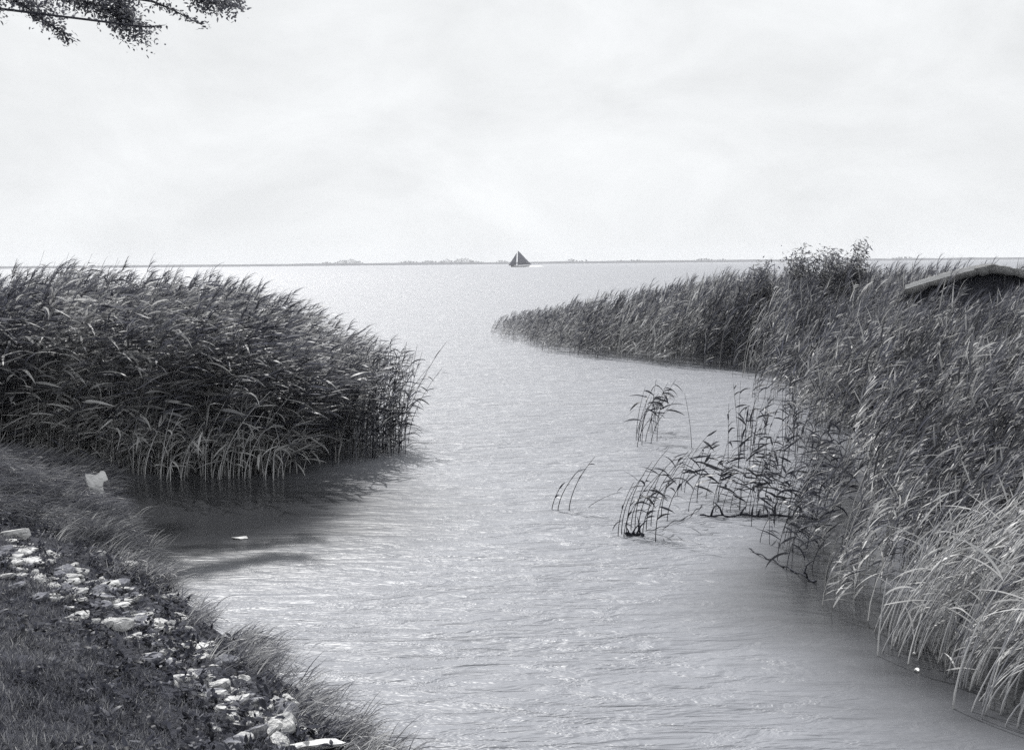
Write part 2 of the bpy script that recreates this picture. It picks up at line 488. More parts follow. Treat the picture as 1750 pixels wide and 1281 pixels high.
# height the canopy reaches, lower toward the open water
ch = np.interp(np.where(colpx > 545, colpx, coltip) + 26 * (vnoise(x * .8, y * .8, 5) - .5), [0, 260, 370, 440, 520, 560, 620, 700], [2.85, 2.82, 2.67, 2.45, 1.95, 1.70, 1.64, 1.45])
ch *= 1 + 0.14 * (vnoise(x * .9 + 4, y * .9, 6) - .6) + .16 * (vnoise(x * 2.6, y * 2.6, 61) - .6)
temL = [reed_template(2.5, random.uniform(.25, .52), 13, k % 2 == 0, tone0=0.49, low=.10, spread=.5, el=(-.15, .8), droop=(.0, 1.0), leaf_len=.54, leaf_w=.040, stem_tone=(.75, .3)) for k in range(14)]
temE = [reed_template(2.0, random.uniform(.0, .22), 15, k % 3 == 0, tone0=0.38, low=.10, spread=.7, el=(-.1, 1.2), droop=(.1, 1.3), leaf_len=.34, leaf_w=.024, stem_tone=(.6, .3), rs=.006) for k in range(9)]
n = len(x)
hs = (ch - z) / 2.42 * rng.uniform(0.70, 1.04, n) * np.where(rng.random(n) < .05, 1.07, 1)
yaw = rng.normal(-0.05, 0.32, n)
tone = -.02 + (0.75 * (vnoise(x * 1.5, y * 1.5, 8) - .5) + rng.normal(0, .11, n))
e = colpx > 545
sc_ = rng.uniform(.85, 1.15, n)
def sub(t, k, sc, zs): return dict(temps=t, pos=np.stack([x, y, z], -1)[k], yaw=yaw[k], scale=sc[k], tone=tone[k], zscale=zs[k])
a_, b_ = sub(temL, ~e, sc_, hs), sub(temE, e, sc_, hs * 1.21)
scatter('reeds', None, None, None, None, None, M_REED, 'tall dark reed bed bent over by the wind along the left bank', 'reeds', sets=[a_, b_])
print('left reeds', n)
# low green skirt and pale dead culms at the foot of the bed
xs, ys = fill(PL, 70, 12, 0.2)
df = ys - np.interp(xs, [-9, -6, -4, -2.9, -1.7], [16.6, 15.9, 15.4, 15.5, 17.0])
k = (df < 1.0) & (xs > -9) & (rng.random(len(xs)) < np.interp(xs, [-4, -2.9, -1.6], [1, .45, .2])); xs, ys = xs[k], ys[k]
temS = [reed_template(random.uniform(.7, 1.2), random.uniform(.05, .5), 7, False, tone0=.62, low=.1, leaf_len=.38, leaf_w=.02, spread=1.0, el=(.3, 1.3), droop=(.3, 2.0), rs=.005, stem_tone=(1.0, .8)) for _ in range(9)]
n = len(xs)
scatter('reed_undergrowth', temS, np.stack([xs, ys, np.maximum(ground_z(xs, ys), -.02)], -1), rng.normal(0, .8, n), rng.uniform(.6, 1.15, n), rng.normal(.05, .15, n), M_REED,
        'pale dead stems and young shoots at the foot of the left reed bed', 'reeds')

# ---- right reed bed
PR = [tuple(pix(a, b)[:2]) for a, b in [(832, 562), (860, 583), (930, 603), (1000, 612), (1100, 621), (1200, 631), (1275, 640), (1330, 690), (1395, 750), (1440, 800),
      (1455, 850), (1440, 905), (1400, 965), (1405, 1020), (1475, 1050), (1570, 1085), (1650, 1140), (1760, 1190)]]
PR += [(4.5, 6.3), (9, 9), (20, 33), (22, 40), (13, 42), (8, 41), (4.5, 43), (2, 47), (-0.6, 52)]
x, y = fill(PR, 64, 21, 0.55)
keep = (x < 0.50 * y + 1.0) & (rng.random(len(x)) < np.interp(y, [7, 14, 30, 50], [1, .9, .42, .34]))
from_edge = poly_dist(PR[:18], x, y)
keep &= rng.random(len(x)) < np.interp(from_edge + .5 * (vnoise(x * 1.4, y * 1.4, 77) - .5), [0, .35, 1.0], [.16, .5, 1])
x, y = x[keep], y[keep]
z = np.clip(ground_z(x, y), -0.03, 1.0)
colp, rowp = px_of(x, y, z)
ch = np.interp(y, [6, 9, 13, 18, 23.5, 26, 31, 40], [.85, 1.0, 1.25, 1.65, 2.05, 2.15, 2.40, 2.45])
ch = ch + .42 * np.exp(-((y - 20) / 2.2) ** 2) * np.clip((x - 6.5) / 1.5, 0, 1)
# the spit that runs out to the left gets lower toward its tip
ch = np.minimum(ch, np.interp(colp + 14 * (vnoise(x * .5, y * .5, 4) - .5), [800, 850, 900, 1000, 1080, 1200, 1300, 1400], [.42, .70, 1.05, 1.50, 1.95, 2.25, 2.6, 2.7]))
ch *= 1 + 0.16 * (vnoise(x * .45, y * .45, 15) - .5) + .30 * (vnoise(x * 1.5, y * 1.5, 151) - .62)
# open edge: thinner, shorter
n = len(x)
hs = ch * rng.uniform(.72, 1.08, n)
temR = [reed_template(1.0, random.uniform(.22, .5), 14, k % 2 == 0, tone0=.52, low=.10, spread=.5, el=(.3, 1.15), droop=(.1, .9), leaf_len=.30, leaf_w=.019, rs=.004, stem_tone=(.75, .4)) for k in range(12)]
temR += [reed_template(1.0, random.uniform(.12, .35), 5, False, tone0=.65, low=.4, spread=.5, el=(.3, 1.15), droop=(.1, .9), leaf_len=.28, leaf_w=.017, rs=.0075, stem_tone=(1.0, .85)) for k in range(3)]
yaw = rng.normal(-.05, .35, n)
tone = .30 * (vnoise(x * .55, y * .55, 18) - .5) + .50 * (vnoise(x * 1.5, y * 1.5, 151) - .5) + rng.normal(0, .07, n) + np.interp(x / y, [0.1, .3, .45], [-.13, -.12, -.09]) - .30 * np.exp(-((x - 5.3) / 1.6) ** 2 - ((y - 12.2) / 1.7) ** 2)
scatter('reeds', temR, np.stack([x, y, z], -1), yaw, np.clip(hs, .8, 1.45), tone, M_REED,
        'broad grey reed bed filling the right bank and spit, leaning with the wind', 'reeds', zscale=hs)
print('right reeds', n)
print('verts so far', sum(len(o.data.vertices) for o in S.objects if o.type == 'MESH'))

#STAGE2
# ---- sparse reeds, each a thing of its own: reed > stem, leaf (several)
def make_reed(loc, h, lean, nleaf, rz, label, group, mat=None, smat=None, tone=.4, stone=.4, leaf_len=.3, leaf_w=.018, low=.25,
              el=(.3, 1.2), droop=(.3, 1.5), rs=.005, spread=.5, kink=None, plume=False, name='reed', curl=1.8):
    mat = mat or M_DARKREED; smat = smat or mat
    root = empty(name, loc, rz)
    tag(root, label, 'reed', group)
    P, t = stem_curve(h, lean, 8, random.uniform(-.08, .08), curl)
    if kink:
        u, dz = kink
        k = t > u
        b = P[np.argmax(k)]
        L_ = (t[k] - u) * h
        P[k] = b + np.stack([L_ * math.cos(dz), L_ * .1, L_ * math.sin(dz)], -1)
    sb = MB(); sb.tube(P, np.linspace(rs, rs * .45, 8), np.clip(stone + np.linspace(.1, -.1, 8), 0, 1), 5)
    sb.build('stem', smat, root)
    for i in range(nleaf):
        u = low + (.98 - low) * (i + random.random() * .6) / max(nleaf, 1)
        p = [np.interp(u, t, P[:, k]) for k in range(3)]
        lb = MB(); leaf_w_ = leaf_w * (1.55 if mat is M_DARKREED else 1)
        az = random.gauss(0, spread)
        if random.random() < .1: az += math.pi
        add_leaf(lb, p, az, random.uniform(*el), leaf_len * random.uniform(.6, 1.2), leaf_w_ * random.uniform(.7, 1.2), random.uniform(*droop),
                 np.clip(tone + random.gauss(0, .12), 0, 1), 7)
        lb.build('leaf', mat, root)
    if plume:
        pb = MB()
        for k in range(12):
            q = P[-1] - (P[-1] - P[-2]) * .9 * random.random()
            add_leaf(pb, q, random.gauss(0, .5), random.uniform(-.2, .9), random.uniform(.08, .17), .008, random.uniform(.6, 1.6), .25, 4)
        pb.build('plume', mat, root)
    return root

REC = []
def px_reed(bx, by, h_px, place=None, shade='dark', **kw):
    if place:
        p = pix(bx, by, 0.0)
        r = make_reed((p[0], p[1], -0.04), h_px * p[1] / FPX + .04, label='reed', **kw)
        REC.append((place, shade, bx, by, h_px, kw['lean'], kw['nleaf'], r)); return r
    p = pix(bx, by, 0.0)
    h = h_px * p[1] / FPX
    return make_reed((p[0], p[1], -0.04), h + .04, **kw)

# the dark clump standing alone in the water
G1 = 'dark bent reeds of the lone clump in the water'
spec = [(1056, 915, 95, .30, 4), (1062, 912, 110, .34, 4), (1070, 913, 130, .40, 5), (1078, 905, 120, .50, 5), (1066, 917, 80, .42, 3), (1090, 912, 150, .45, 5),
        (1098, 915, 125, .60, 4), (1085, 900, 145, .38, 5), (1104, 905, 110, .28, 4), (1120, 925, 140, .32, 4), (1112, 898, 135, .55, 5), (1130, 880, 120, .45, 5), (1140, 890, 105, .52, 5)]
for bx, by, hp, ln, nl in spec:
    px_reed(bx, by, hp, lean=ln, nleaf=nl, rz=random.gauss(-.05, .35), place='the lone water clump', shade='dark', group=G1,
            tone=.3, stone=.12, rs=.0055, leaf_len=.22, leaf_w=.017, spread=.5, el=(-.3, .9), curl=2.2)
G2 = 'dark leafy reeds behind the floating branch'
for i in range(26):
    bx = random.uniform(1150, 1330); by = random.uniform(835, 882)
    px_reed(bx, by, random.uniform(70, 118), lean=random.uniform(.1, .5), nleaf=random.randint(6, 9), rz=random.gauss(0, .5), low=.35,
            place='the patch behind the branch', shade='dark', group=G2, tone=.32, stone=.3, rs=.0042, leaf_len=.27, leaf_w=.02, spread=.5, el=(-.5, .6), droop=(-.2, .8))
G3 = 'thin pale reeds of the upper sparse patch'
for i in range(16):
    bx = random.uniform(1080, 1125); by = random.uniform(735, 765)
    px_reed(bx, by, random.uniform(62, 95), lean=random.uniform(.1, .5), nleaf=3, rz=random.gauss(0, .4), low=.6,
            place='the small tuft in open water', shade='dark', group='reeds of the small tuft in open water', tone=.3, stone=.4, rs=.006, leaf_len=.33, leaf_w=.024, el=(-.4, .7))
for i in range(34):
    bx = random.uniform(1240, 1400); by = random.uniform(735, 800)
    px_reed(bx, by, random.uniform(45, 110), lean=random.uniform(-.05, .35), nleaf=random.randint(2, 5), rz=random.gauss(0, .8), low=.3,
            place='the sparse patch beyond the branch', shade='grey', group=G3, tone=.42, stone=.45, rs=.005, leaf_len=.26, leaf_w=.018)
G4 = 'reeds fringing the right reed bed'
for i in range(70):
    t = i / 70
    bx = np.interp(t, [0, .3, .55, .8, 1], [1330, 1385, 1400, 1320, 1385]) + random.uniform(-45, 40)
    by = np.interp(t, [0, .3, .55, .8, 1], [790, 830, 880, 905, 985]) + random.uniform(-25, 25)
    px_reed(bx, by, random.uniform(70, 140), lean=random.uniform(.1, .5), nleaf=random.randint(5, 9), rz=random.gauss(-.05, .45), low=.3,
            place='the loose fringe of the right bed', shade='grey', group=G4, tone=.36, stone=.4, rs=.0042, leaf_len=.26, leaf_w=.018, el=(-.3, .9), mat=M_DARKREED if i % 3 else M_REED)
for bx, by, hp, ln, lab in [(943, 870, 42, .35, 'short dark broken reed stub, leftmost in the open water'), (953, 872, 78, .5, 'faint arched reed beside the leftmost broken stub'),
                            (972, 872, 98, .45, 'slender reed arching over the leftmost broken stubs, with one leaf at its tip')]:
    px_reed(bx, by, hp, lean=ln, nleaf=3, rz=.1, label=lab, group='short reeds far out in the open water', tone=.3, stone=.15, rs=.006, leaf_len=.15, leaf_w=.016, low=.5)
px_reed(1000, 866, 44, lean=1.25, nleaf=1, rz=0, label='single bowed reed stem arching low over the water toward the lone clump', group='short reeds far out in the open water', tone=.3, stone=.25, rs=.004, leaf_len=.12, low=.8, curl=1.1)
px_reed(1182, 765, 95, lean=-.12, nleaf=0, rz=0, label='bare leafless reed stem standing between the small tuft and the sparse patch', group='short reeds far out in the open water', stone=.4, rs=.005)
px_reed(1262, 800, 150, lean=-.08, nleaf=4, rz=0, label='tall lone reed standing in front of the sparse patch', group='short reeds far out in the open water', stone=.35, tone=.35, rs=.005, leaf_len=.2, low=.7)

# right-hand tip of the left bed: stems one can tell apart against the bright water
for i in range(60):
    bx = 560 + 140 * random.random() ** .75; by = np.interp(bx, [560, 700], [796, 768]) + random.uniform(-14, 6)
    px_reed(bx, by, random.choice([.5, .75, 1, 1]) * random.uniform(160, 215) * np.interp(bx, [560, 700], [1, .90]), lean=random.choice([-.08, .05, .15, .3, .45]) + random.uniform(-.05, .05), nleaf=random.randint(5, 9), rz=random.gauss(0, .6), low=.12,
            place='the open tip of the left bed', shade='dark', group='reeds at the tip of the left bed', tone=.42, stone=.36, rs=.006, leaf_len=.3, leaf_w=.022, spread=.9, el=(-.2, 1.2), mat=M_REED if i % 3 else M_DARKREED)
px_reed(655, 775, 110, lean=.55, nleaf=5, rz=0, label='dark reed with drooping leaves leaning far out over the water from the left bed', group='reeds at the tip of the left bed', tone=.25, stone=.2, rs=.005, leaf_len=.34, leaf_w=.026, low=.5, el=(-.9, .3))
# pale bent reeds along the front of the left bed
for i in range(46):
    bx = random.uniform(225, 520); by = np.interp(bx, [200, 300, 480, 540], [812, 819, 817, 806]) + random.uniform(-8, 5)
    k = random.random() < .4
    px_reed(bx, by, random.uniform(45, 130), lean=random.uniform(.05, .6), nleaf=random.randint(1, 4), rz=random.gauss(0, .9), low=.4,
            place='the row before the left bed', shade='pale', group='pale dead reeds in front of the left bed', mat=M_REED, smat=M_STEM, tone=.85, stone=.85, rs=.0075,
            leaf_len=.36, leaf_w=.03, el=(-.6, .9), kink=(random.uniform(.5, .8), random.uniform(-.9, .5)) if k else None)
for bx, by, hp, ln, lab in [(378, 818, 165, .55, 'tall pale reed with broad bright leaves blown right, in front of the left bed'), (428, 812, 150, .5, 'pale reed with bright forked leaves at mid height of the left bed'),
                            (452, 812, 105, .62, 'pale reed with a folded bright leaf low in front of the left bed'), (195, 800, 150, .02, 'straight pale pole-like reed stem standing alone at the left bed'),
                            (345, 812, 185, .42, 'tall pale reed crossing the dark middle of the left bed')]:
    px_reed(bx, by, hp, lean=ln, nleaf=0 if 'pole' in lab else 6, rz=0, label=lab, group='pale dead reeds in front of the left bed', mat=M_REED, smat=M_STEM, tone=.95, stone=.9, rs=.008, leaf_len=.42, leaf_w=.036, el=(-.5, .6), droop=(.2, 1.3), low=.45, spread=.3)
# long pale blades bending over at the near right corner
for i in range(105):
    t = random.random()
    bx = np.interp(t, [0, .3, .6, .8, 1], [1500, 1560, 1640, 1660, 1740]) + random.uniform(-18, 22)
    by = np.interp(t, [0, .3, .6, .8, 1], [1095, 1120, 1150, 1205, 1235]) + random.uniform(-35, 15)
    px_reed(bx, by, random.uniform(120, 290), lean=random.uniform(.35, .85), nleaf=random.randint(2, 5), rz=random.gauss(0, .3), low=.35,
            place='the near right corner', shade='pale', group='pale reeds at the near right corner', mat=M_REED, smat=M_STEM, tone=.80, stone=.78 + random.uniform(-.2, .15), rs=.0062,
            leaf_len=.40, leaf_w=.015, el=(.35, 1.1), droop=(.1, .9), spread=.35, curl=random.uniform(1.1, 2.0))
for bx, by, hp, ln, lab in [(1522, 1108, 235, .62, 'long bright reed of the near right corner, leftmost of its row, sharply bent'), (1605, 1105, 250, .5, 'thick bright reed rising steeply in the near right corner beside the dark gap'),
                            (1628, 1210, 270, .33, 'lowest bright reed of the near right corner, rooted nearest the bottom edge'), (1500, 1120, 140, .1, 'short pale upright reed in front of the bright leftmost one')]:
    px_reed(bx, by, hp, lean=ln, nleaf=3, rz=0, label=lab, group='pale reeds at the near right corner', mat=M_REED, smat=M_STEM, tone=.95, stone=.95, rs=.0075, leaf_len=.4, leaf_w=.02, low=.6)

def tert(v, a, names):
    a = sorted(a); n = len(a); return names[0] if v <= a[n // 3] else names[1] if v <= a[2 * n // 3] else names[2]
NUM = ['no', 'one', 'two', 'three', 'four', 'five', 'six', 'seven', 'eight', 'nine']
for place in {r[0] for r in REC}:
    rs = [r for r in REC if r[0] == place]
    for r in rs:
        sz = tert(r[4], [q[4] for q in rs], ['short', 'middling', 'tall'])
        ln = tert(r[5], [q[5] for q in rs], ['straighter', 'leaning', 'bowed'])
        pos = tert(r[2], [q[2] for q in rs], ['left', 'middle', 'right'])
        dp = 'back' if r[3] < np.median([q[3] for q in rs]) else 'front'
        r[7]['label'] = f"{sz} {ln} {r[1]} {NUM[r[6]]}-leaved reed, {pos} {dp} of {place}"

# ---- water: one wide sheet; its 'tone' tells how exposed to the wind it lies, and how far painted reed shade darkens its colour
wx = axis(-9, 11, .3, -6000, 6000); wy = axis(4, 30, .3, -50, 4500)
WX, WY = np.meshgrid(wx, wy)
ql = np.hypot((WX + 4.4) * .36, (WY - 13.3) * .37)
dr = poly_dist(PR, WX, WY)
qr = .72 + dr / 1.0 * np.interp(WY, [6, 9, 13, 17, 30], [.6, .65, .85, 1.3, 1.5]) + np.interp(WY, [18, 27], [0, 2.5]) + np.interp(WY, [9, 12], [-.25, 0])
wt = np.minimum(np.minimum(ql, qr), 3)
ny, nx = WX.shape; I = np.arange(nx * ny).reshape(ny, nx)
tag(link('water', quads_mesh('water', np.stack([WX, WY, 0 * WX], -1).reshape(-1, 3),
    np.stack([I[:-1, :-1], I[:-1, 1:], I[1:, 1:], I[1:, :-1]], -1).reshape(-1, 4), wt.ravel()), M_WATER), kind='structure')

# ---- floating branches and litter
def stick(name, pts, r0, r1, mat, label, cat, twigs=0, z=0.015):
    P = [pix(a, b, z) for a, b in pts]
    P = np.array(P)
    t = np.linspace(0, 1, 26); u = np.linspace(0, 1, len(P))
    Q = np.stack([np.interp(t, u, P[:, k]) for k in range(3)], -1)
    Q[:, 1] += .02 * np.sin(t * 19); Q[:, 2] += .012 * np.sin(t * 31 + 1)
    mb = MB(); rr = np.linspace(r0, r1, 26) * (1 + .25 * np.sin(t * 47))
    mb.tube(Q, rr, .3, 7)
    o = mb.build(name, mat)
    tag(o, label, cat)
    for k in range(twigs):
        i = random.randint(3, 22); tb = MB()
        a = random.uniform(-.8, .8); l = random.uniform(.06, .2)
        tb.tube(np.array([Q[i], Q[i] + [l * .4 * math.sin(a), random.uniform(-.05, .05), l * .6], Q[i] + [l * math.sin(a), 0, l]]), [r1, r1 * .7, r1 * .4], .2, 5)
        tb.build('twig', mat, o)
    return o
stick('floating_branch', [(1196, 881), (1250, 881), (1330, 880), (1420, 887)], .010, .016, M_DARKWOOD, 'long dark branch floating level on the water among the sparse reeds', 'branch', 9)
stick('fallen_reed_stem', [(1280, 938), (1330, 962), (1395, 994)], .006, .010, M_DARKWOOD, 'dark stem lying slantwise on the water toward the right reed bed', 'stem', 2)
stick('fallen_reed_stem', [(1104, 908), (1140, 897), (1180, 880), (1200, 862)], .004, .005, M_DARKWOOD, 'thin curved stem lying on the water right of the lone clump', 'stem', 0)
stick('drift_root', [(1070, 913), (1085, 912), (1100, 913)], .018, .012, M_DARKWOOD, 'black knot of drifted root at the foot of the lone reed clump', 'root', 5)
def floater(name, px, py, L_, Wd, mat, label, cat, rz=.0):
    p = pix(px, py, .012); n = 14
    a = np.linspace(0, 2 * np.pi, n, endpoint=False)
    r = 1 + .25 * rng.uniform(-1, 1, n)
    top = np.stack([np.cos(a) * L_ * r, np.sin(a) * Wd * r, .006 * np.sin(a * 2)], -1)
    bot = top * [.9, .9, 1] - [0, 0, .012]
    V = np.concatenate([top, bot, [[0, 0, .010]], [[0, 0, -.01]]])
    F = [[i, (i + 1) % n, n + (i + 1) % n, n + i] for i in range(n)] + [[2 * n, i, (i + 1) % n, (i + 2) % n] for i in range(0, n, 2)]
    o = link(name, quads_mesh(name, V, F), mat); o.location = [float(v) for v in p]; o.rotation_euler[2] = rz
    tag(o, label, cat); return o
floater('floating_leaf', 410, 918, .09, .05, M_STONE, 'pale leaf floating in the dark calm water in front of the left bed', 'leaf')
floater('foam_fleck', 1566, 1143, .022, .02, M_FOAM, 'tiny bright foam fleck on the water below the pale corner reeds', 'foam')
floater('foam_fleck', 1562, 1115, .014, .013, M_FOAM, 'smaller bright foam fleck just above the other, near the corner reeds', 'foam')

# ---- bank: stones
def stone_mesh(seed, ex, ey, ez, slab=False):
    r = np.random.default_rng(seed)
    # points on a rough box, cut by random planes, so the stone has flat broken faces
    n1, n2 = 18, 12
    th = np.linspace(0, 2 * np.pi, n1, endpoint=False); ph = np.linspace(-np.pi / 2, np.pi / 2, n2)
    T_, P_ = np.meshgrid(th, ph)
    D = np.stack([np.cos(P_) * np.cos(T_), np.cos(P_) * np.sin(T_), np.sin(P_)], -1).reshape(-1, 3)
    nf = 11
    nr = r.normal(size=(nf, 3)); nr /= np.linalg.norm(nr, axis=1)[:, None]
    off = r.uniform(.62, 1.0, nf)
    nr = np.concatenate([nr, [[0, 0, 1], [0, 0, -1]]]); off = np.concatenate([off, [.55, .6]])
    dd = D @ nr.T
    rad = np.min(np.where(dd > .05, off / np.maximum(dd, .05), 3.0), axis=1)
    rad = np.minimum(rad, 1.25)
    V = D * rad[:, None]
    V += .014 * r.normal(size=V.shape)
    V *= [ex, ey, ez]
    F = []
    for i in range(n2 - 1):
        for j in range(n1):
            F.append([i * n1 + j, i * n1 + (j + 1) % n1, (i + 1) * n1 + (j + 1) % n1, (i + 1) * n1 + j])
    return quads_mesh('stone', V, F, None, False)
def stone(px, py, w_px, flat, label, group, seed, mat, rz=0, tilt=0.0, aspect=1.0):
    p = hit(px, py); d = p[1]
    w = w_px * d / FPX / 2
    me = stone_mesh(seed, w, w * .8 * aspect, w * flat)
    o = link('stone', me, mat)
    o.location = (p[0], p[1], p[2] + w * flat * .12)
    o.rotation_euler = (random.uniform(-.25, .25) - .15, tilt + random.uniform(-.2, .2), rz)
    tag(o, label, 'stone', group)
    return o
GS = 'rubble stones along the left bank'
big = [
 (535, 1274, 96, .30, 'long white slab, nearest of the bank stones, at the bottom edge', .08), (525, 1249, 42, .45, 'white wedge of stone directly above the long white slab', .3),
 (345, 1109, 66, .40, 'broad white flat stone halfway down the band, beside the shore grass', -.1), (205, 1038, 50, .45, 'bright white angular stone, uppermost of the large ones', 0.2),
 (135, 1052, 44, .35, 'pale triangular flat stone at the grass edge, left of the bright angular stone', .5), (232, 1053, 26, .6, 'small pale stone just right of the bright angular stone', .3),
 (243, 1067, 30, .7, 'white pyramid-shaped stone below the bright angular stone', .9), (288, 1066, 34, .6, 'white rounded stone facing the water, right of the pyramid-shaped one', .3),
 (226, 1090, 34, .4, 'pale flat stone lying at the inner edge of the band by the dark grass', 0), (300, 1103, 40, .4, 'pale stone leaning on the broad white flat stone from the left', .2),
 (450, 1195, 40, .6, 'light grey block with a dark hollow beside the shore grass', .5), (475, 1206, 34, .8, 'white curled stone right of the light grey block', 1.2),
 (425, 1190, 26, .6, 'small white stone at the upper left of the light grey block', .2), (390, 1212, 52, .35, 'long pale stone slanting down through the weeds', -.5),
 (432, 1225, 44, .5, 'rounded pale stone in the middle of the lowest pile', .1), (432, 1256, 50, .8, 'large round grey boulder with a pale rim in the lowest pile', .3),
 (480, 1240, 42, .6, 'pale rough stone between the round boulder and the long white slab', .7), (400, 1270, 46, .5, 'grey flat stone at the bottom edge left of the round boulder', .3),
 (20, 918, 62, .6, 'large pale sunlit stone at the left edge under the grass tuft', .2), (52, 940, 26, .6, 'small white stone just right of the large pale one at the left edge', .2),
 (42, 962, 56, .4, 'long pale stone below the large pale one at the left edge', -.1), (128, 986, 26, .5, 'small bright oval stone in the upper weeds', .3),
 (8, 986, 40, .4, 'pale flat stone cut by the left edge of the view', .1), (190, 1000, 38, .6, 'rounded pale stone above the bright angular one, by the shore', .2),
 (285, 1022, 34, .6, 'pale stone standing at the water beyond the band', .7), (215, 967, 36, .35, 'flat pale stone at the waterline under the shore grass', .1),
 (92, 1018, 30, .5, 'small pale stone on the inner side of the upper band', .6), (172, 948, 16, 1.3, 'small white upright stone in the shore grass', .1),
 (365, 1247, 30, .6, 'pale stone at the inner left of the lowest pile', .1), (345, 1190, 28, .6, 'small pale stone among the weeds left of the slanting long one', .9)]
for k, (a, b, w, fl, lab, rz) in enumerate(big):
    stone(a, b, w, fl, lab, GS, 100 + k, M_STONE2 if 'grey' in lab else M_WHITE if 'white' in lab else M_STONE, rz)
band = [(-10, 940), (60, 965), (130, 1000), (200, 1030), (262, 1075), (320, 1125), (375, 1170), (430, 1215), (500, 1262)]
bx_, by_ = zip(*band); cum = np.linspace(0, 1, len(band))
segs = ['top end', 'upper part', 'middle', 'lower part', 'bottom pile']
STN = []
for k in range(262):
    t = random.random(); sx = random.gauss(0, 29); a = np.interp(t, cum, bx_) + sx; b = np.interp(t, cum, by_) + random.gauss(0, 15)
    w_ = random.uniform(13, 40) * (1 + .35 * t) * random.choice([.7, 1, 1]); fl_ = random.uniform(.35, .8); pale = random.random() < .58
    o = stone(a, b, w_, fl_, 'stone', 'small stones of the rubble band', 300 + k % 40, M_STONE if pale else M_STONE2, random.uniform(0, 6))
    side = 'water side' if sx > 12 else 'grass side' if sx < -12 else 'midst'
    o['label'] = f"{'tiny' if w_ < 17 else 'small' if w_ < 26 else 'larger'} {'flat' if fl_ < .5 else 'blocky' if fl_ < .65 else 'round'} {'pale' if pale else 'grey'} stone, {side} of the rubble band's {segs[min(4, int(t * 5))]}"
# notched slab standing by the reeds
out = [(-.16, .33), (-.08, .32), (-.02, .30), (.02, .32), (.05, .355), (.10, .34), (.12, .28), (.14, .215), (.075, .20), (.065, .13), (.10, .02), (.11, -.03), (.06, -.05), (-.02, .0), (-.10, .09), (-.14, .2)]
bm_V = []; 
for yy in (-.02, .02): bm_V += [(a * .92, yy, b * 1.0) for a, b in out]
n = len(out)
import bmesh
bm = bmesh.new(); vs = [bm.verts.new(v) for v in bm_V]
bm.faces.new(vs[:n]); bm.faces.new(vs[n:][::-1])
for i in range(n): bm.faces.new([vs[i], vs[n + i], vs[n + (i + 1) % n], vs[(i + 1) % n]])
bmesh.ops.recalc_face_normals(bm, faces=bm.faces)
bmesh.ops.bevel(bm, geom=[e for e in bm.edges], offset=.006, segments=2, affect='EDGES')
me = bpy.data.meshes.new('notched_slab'); bm.to_mesh(me); bm.free()
o = link('notched_slab', me, M_WHITE); q = hit(168, 856); o.location = (q[0], q[1], q[2] + .04); o.rotation_euler = (-.5, -.05, .25)
tag(o, 'bright white slab with a notched edge in the bank grass below the left reeds', 'slab')

# ---- bank: turf, weeds, long grass
def blade_template(n, hgt, wid, rad, lean, tone0, sp=.5, m=4):
    mb = MB()
    for i in range(n):
        a = random.uniform(0, 6.28); r = rad * random.random() ** .5
        az = random.gauss(0, sp) if lean > .3 else random.uniform(0, 6.28)
        l = hgt * random.uniform(.5, 1.15)
        add_leaf(mb, (r * math.cos(a), r * math.sin(a), -.01), az, random.uniform(.9, 1.5) - lean * .5, l, wid * random.uniform(.7, 1.2), random.uniform(.2, 1.0) * (1 + lean), np.clip(tone0 + random.gauss(0, .15), 0, 1), m)
    return mb.arrays()
def bank_points(n, x0, x1, y0, y1, dmin, dmax, seed, fallp=1.0):
    r = np.random.default_rng(seed); x = r.uniform(x0, x1, n); y = r.uniform(y0, y1, n)
    d = shore_dist(x, y); k = (d > dmin) & (d < dmax) & (x > -0.50 * y - .4) & (x < .5 * y)
    # more plants where the camera is near
    k &= r.random(n) < np.clip((5.5 / y) ** fallp, 0, 1)
    x, y, d = x[k], y[k], d[k]
    return x, y, ground_z(x, y), d
tt = [blade_template(11, .058, .0042, .04, .1, .47, m=3) for _ in range(8)]
x, y, z, d = bank_points(150000, -9, 1, 3.2, 18, .55, 9, 51, 1.6)
k = (d > .95 + .5 * vnoise(x * 2, y * 2, 30)) | (rng.random(len(x)) < .25); x, y, z = x[k], y[k], z[k]
print('turf', len(x))
scatter('turf', tt, np.stack([x, y, z], -1), rng.uniform(0, 6.28, len(x)), rng.uniform(.6, 1.4, len(x)), .30 * (vnoise(x * 3, y * 3, 31) - .5) + rng.normal(0, .06, len(x)), M_GRASS, 'short dark turf covering the near left bank', 'grass')
def weed_template(n, sz, rad, hgt):
    mb = MB()
    for i in range(n):
        a = random.uniform(0, 6.28); r = rad * random.random() ** .5
        p = np.array([r * math.cos(a), r * math.sin(a), random.uniform(.0, hgt)])
        add_leaf(mb, p, random.uniform(0, 6.28), random.uniform(-.3, .8), sz * random.uniform(.6, 1.3), sz * .40, random.uniform(-.3, 1.8), np.clip(.42 + random.gauss(0, .18), 0, 1), 5, random.uniform(-.6, .6))
    return mb.arrays()
tw = [weed_template(12, .055, .06, .07) for _ in range(8)]
x, y, z, d = bank_points(11000, -9, 1, 3.2, 16, .1, 2.0, 52, .8)
k = rng.random(len(x)) < np.interp(d, [.1, .4, 1.3, 2.3], [.9, 1, .8, .08]); x, y, z = x[k], y[k], z[k]
print('weeds', len(x))
scatter('weeds', tw, np.stack([x, y, z], -1), rng.uniform(0, 6.28, len(x)), rng.uniform(.5, 1.3, len(x)), rng.normal(-.05, .15, len(x)), M_WEED, 'low broad-leaved weeds growing through the rubble band', 'weeds')
tw2 = [weed_template(7, .022, .05, .02) for _ in range(6)]
